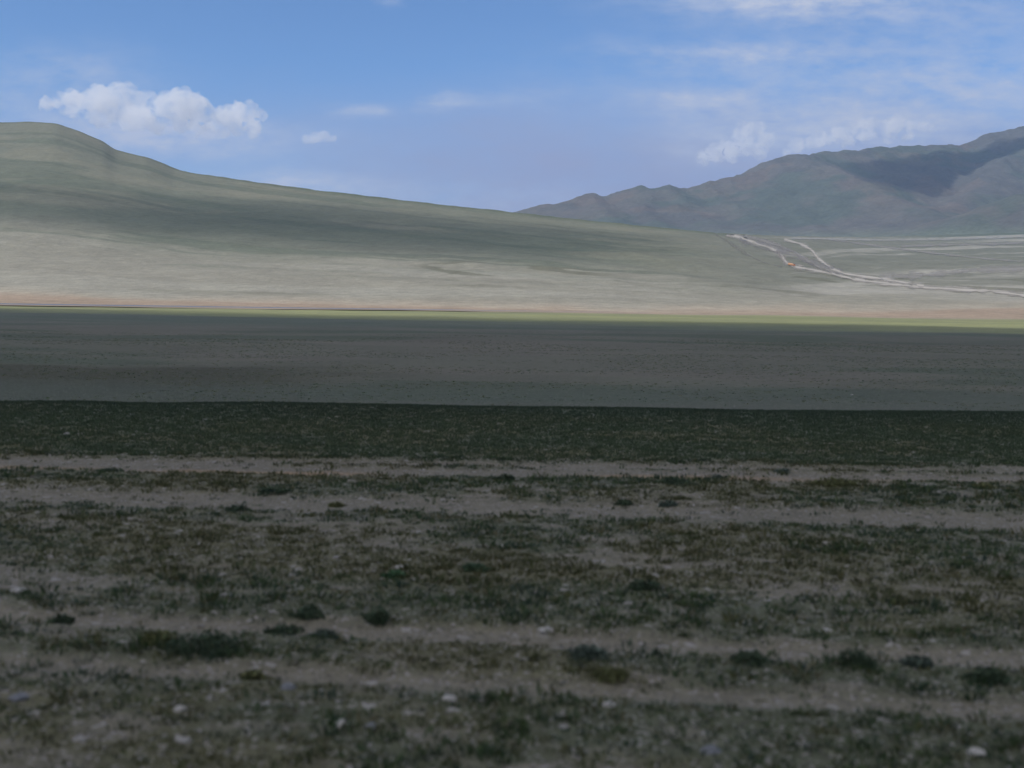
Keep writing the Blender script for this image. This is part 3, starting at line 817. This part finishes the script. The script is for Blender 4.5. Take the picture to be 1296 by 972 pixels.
# ------------------------------------------------------------------ sky
w = bpy.data.worlds.new('World'); sc.world = w; w.use_nodes = True
nt = w.node_tree; N = nt.nodes; L = nt.links
bg = N['Background']; bg.inputs['Strength'].default_value = .108
sky = N.new('ShaderNodeTexSky'); sky.sky_type = 'NISHITA'; sky.sun_disc = False
sky.sun_elevation = ELEV; sky.sun_rotation = math.atan2(AZx, AZy) % (2 * math.pi)
sky.altitude = 1500; sky.air_density = 1.0; sky.dust_density = .3; sky.ozone_density = 2.0
tc = N.new('ShaderNodeTexCoord'); sx = N.new('ShaderNodeSeparateXYZ'); L.new(tc.outputs['Generated'], sx.inputs[0])
def M(op, a, b=None, c=None):
    n = N.new('ShaderNodeMath'); n.operation = op
    for i, q in enumerate((a, b, c)):
        if q is None: continue
        if isinstance(q, (int, float)): n.inputs[i].default_value = q
        else: L.new(q, n.inputs[i])
    return n.outputs[0]
ys_ = M('MAXIMUM', sx.outputs['Y'], .02)
uu = M('DIVIDE', sx.outputs['X'], ys_); ee = M('DIVIDE', sx.outputs['Z'], ys_)
cb_ = N.new('ShaderNodeCombineXYZ'); L.new(uu, cb_.inputs[0]); L.new(M('MULTIPLY', ee, 2.6), cb_.inputs[1])
def noise(scale, det=6, off=0.0, rough=.6):
    n = N.new('ShaderNodeTexNoise'); n.inputs['Scale'].default_value = scale; n.inputs['Detail'].default_value = det; n.inputs['Roughness'].default_value = rough
    v = N.new('ShaderNodeVectorMath'); v.operation = 'ADD'; v.inputs[1].default_value = (off, off * .7, off); L.new(cb_.outputs[0], v.inputs[0]); L.new(v.outputs[0], n.inputs['Vector'])
    return n.outputs['Fac']
n1 = noise(9, 6, 0); n2 = noise(9, 6, 5.5); n3 = noise(28, 5, 2.2)
du_ = M('MULTIPLY_ADD', M('SUBTRACT', n1, .5), .10, uu)
de_ = M('MULTIPLY_ADD', M('SUBTRACT', n2, .5), .035, ee)
total = None
for (px, py, wx_, wy_, st) in [(990, 2, 180, 24, .75), (940, 68, 150, 18, .42), (890, 132, 85, 17, .38), (935, 182, 95, 34, .40), (1100, 176, 150, 28, .45),
                               (563, 131, 30, 11, .55), (470, 138, 34, 11, .6), (85, 92, 110, 34, .40), (380, 232, 130, 22, .75), (1250, 105, 210, 50, .36), (10, 135, 70, 30, .30), (640, 130, 90, 12, .22),
                               (200, 172, 190, 24, .9), (1230, 20, 300, 60, .25), (620, 258, 160, 24, .30), (1000, 120, 300, 70, .30), (1150, 150, 260, 40, .30), (492, 2, 14, 8, .3)]:
    u0, e0 = ue(px, py)
    a = M('MULTIPLY', M('SUBTRACT', du_, u0), F / wx_); b = M('MULTIPLY', M('SUBTRACT', de_, e0), F / wy_)
    d2 = M('ADD', M('MULTIPLY', a, a), M('MULTIPLY', b, b))
    g = M('MULTIPLY', M('POWER', 2.718, M('MULTIPLY', d2, -1.3)), st)
    total = g if total is None else M('ADD', total, g)
tx_ = M('MULTIPLY', total, M('MAXIMUM', M('MULTIPLY_ADD', n3, 3.0, -.60), .22))
tx_ = M('MINIMUM', tx_, 1.0)
# broad lavender veil low in the sky, thinner on the left
veil = N.new('ShaderNodeMapRange'); veil.interpolation_type = 'SMOOTHSTEP'; veil.inputs['From Min'].default_value = .21; veil.inputs['From Max'].default_value = .12
L.new(de_, veil.inputs['Value'])
vr = N.new('ShaderNodeMapRange'); vr.interpolation_type = 'SMOOTHSTEP'; vr.inputs['From Min'].default_value = -.30; vr.inputs['From Max'].default_value = .05; vr.inputs['To Min'].default_value = .45
L.new(du_, vr.inputs['Value'])
vl = M('MULTIPLY', M('MULTIPLY', veil.outputs[0], vr.outputs[0]), M('MULTIPLY_ADD', n1, .7, .60))
tint = N.new('ShaderNodeMix'); tint.data_type = 'RGBA'; tint.blend_type = 'MULTIPLY'; tint.inputs['Factor'].default_value = 1
L.new(sky.outputs[0], tint.inputs['A']); tint.inputs['B'].default_value = (1.05, 1.36, 1.72, 1)
m1 = N.new('ShaderNodeMix'); m1.data_type = 'RGBA'; L.new(vl, m1.inputs['Factor']); L.new(tint.outputs['Result'], m1.inputs['A']); m1.inputs['B'].default_value = (4.4, 5.0, 7.6, 1)
m2 = N.new('ShaderNodeMix'); m2.data_type = 'RGBA'; L.new(tx_, m2.inputs['Factor']); L.new(m1.outputs['Result'], m2.inputs['A']); m2.inputs['B'].default_value = (7.2, 7.8, 9.6, 1)
# unseen broken cloud added behind the viewer and overhead to neutralise ambient light
nzc = N.new('ShaderNodeTexNoise'); nzc.inputs['Scale'].default_value = 2.6; nzc.inputs['Detail'].default_value = 6
L.new(tc.outputs['Generated'], nzc.inputs['Vector'])
cr = N.new('ShaderNodeMapRange'); cr.interpolation_type = 'SMOOTHSTEP'; cr.inputs['From Min'].default_value = .40; cr.inputs['From Max'].default_value = .56
L.new(nzc.outputs['Fac'], cr.inputs['Value'])
ra = N.new('ShaderNodeMapRange'); ra.interpolation_type = 'SMOOTHSTEP'; ra.inputs['From Min'].default_value = .62; ra.inputs['From Max'].default_value = .35
L.new(sx.outputs['Y'], ra.inputs['Value'])
rb = N.new('ShaderNodeMapRange'); rb.interpolation_type = 'SMOOTHSTEP'; rb.inputs['From Min'].default_value = .34; rb.inputs['From Max'].default_value = .55
L.new(sx.outputs['Z'], rb.inputs['Value'])
cm = M('MULTIPLY', cr.outputs[0], M('MAXIMUM', ra.outputs[0], rb.outputs[0]))
m3 = N.new('ShaderNodeMix'); m3.data_type = 'RGBA'; L.new(cm, m3.inputs['Factor']); L.new(m2.outputs['Result'], m3.inputs['A']); m3.inputs['B'].default_value = (9.5, 9.2, 9.0, 1)
L.new(m3.outputs['Result'], bg.inputs['Color'])

# ------------------------------------------------------------------ haze
bm = bmesh.new(); bmesh.ops.create_cube(bm, size=1)
for v in bm.verts: v.co = Vector((v.co.x * 18800, v.co.y * 18800, (v.co.z + .5) * 1345 - 45))
me = bpy.data.meshes.new('haze'); bm.to_mesh(me); bm.free()
hm = bpy.data.materials.new('haze_air'); hm.use_nodes = True; hn = hm.node_tree; hn.nodes.clear()
ho = hn.nodes.new('ShaderNodeOutputMaterial'); pv = hn.nodes.new('ShaderNodeVolumePrincipled')
pv.inputs['Color'].default_value = (.42, .64, 1, 1); pv.inputs['Density'].default_value = 5.8e-5; pv.inputs['Anisotropy'].default_value = .2
hn.links.new(pv.outputs[0], ho.inputs['Volume']); me.materials.append(hm)
hz = bpy.data.objects.new('haze', me); COL.objects.link(hz); hz['kind'] = 'stuff'; hz['label'] = 'thin blue haze in the air over the plain and mountains'; hz['category'] = 'haze'

# ------------------------------------------------------------------ render settings
sc.view_settings.view_transform = 'Standard'; sc.view_settings.look = 'None'; sc.view_settings.gamma = 1; sc.view_settings.exposure = -.47
sc.view_settings.use_curve_mapping = False
cy = sc.cycles
cy.volume_bounces = 6; cy.max_bounces = 10; cy.diffuse_bounces = 3; cy.transparent_max_bounces = 12
cy.use_denoising = True; cy.volume_step_rate = 1.0; cy.volume_max_steps = 256
cy.sample_clamp_indirect = 4
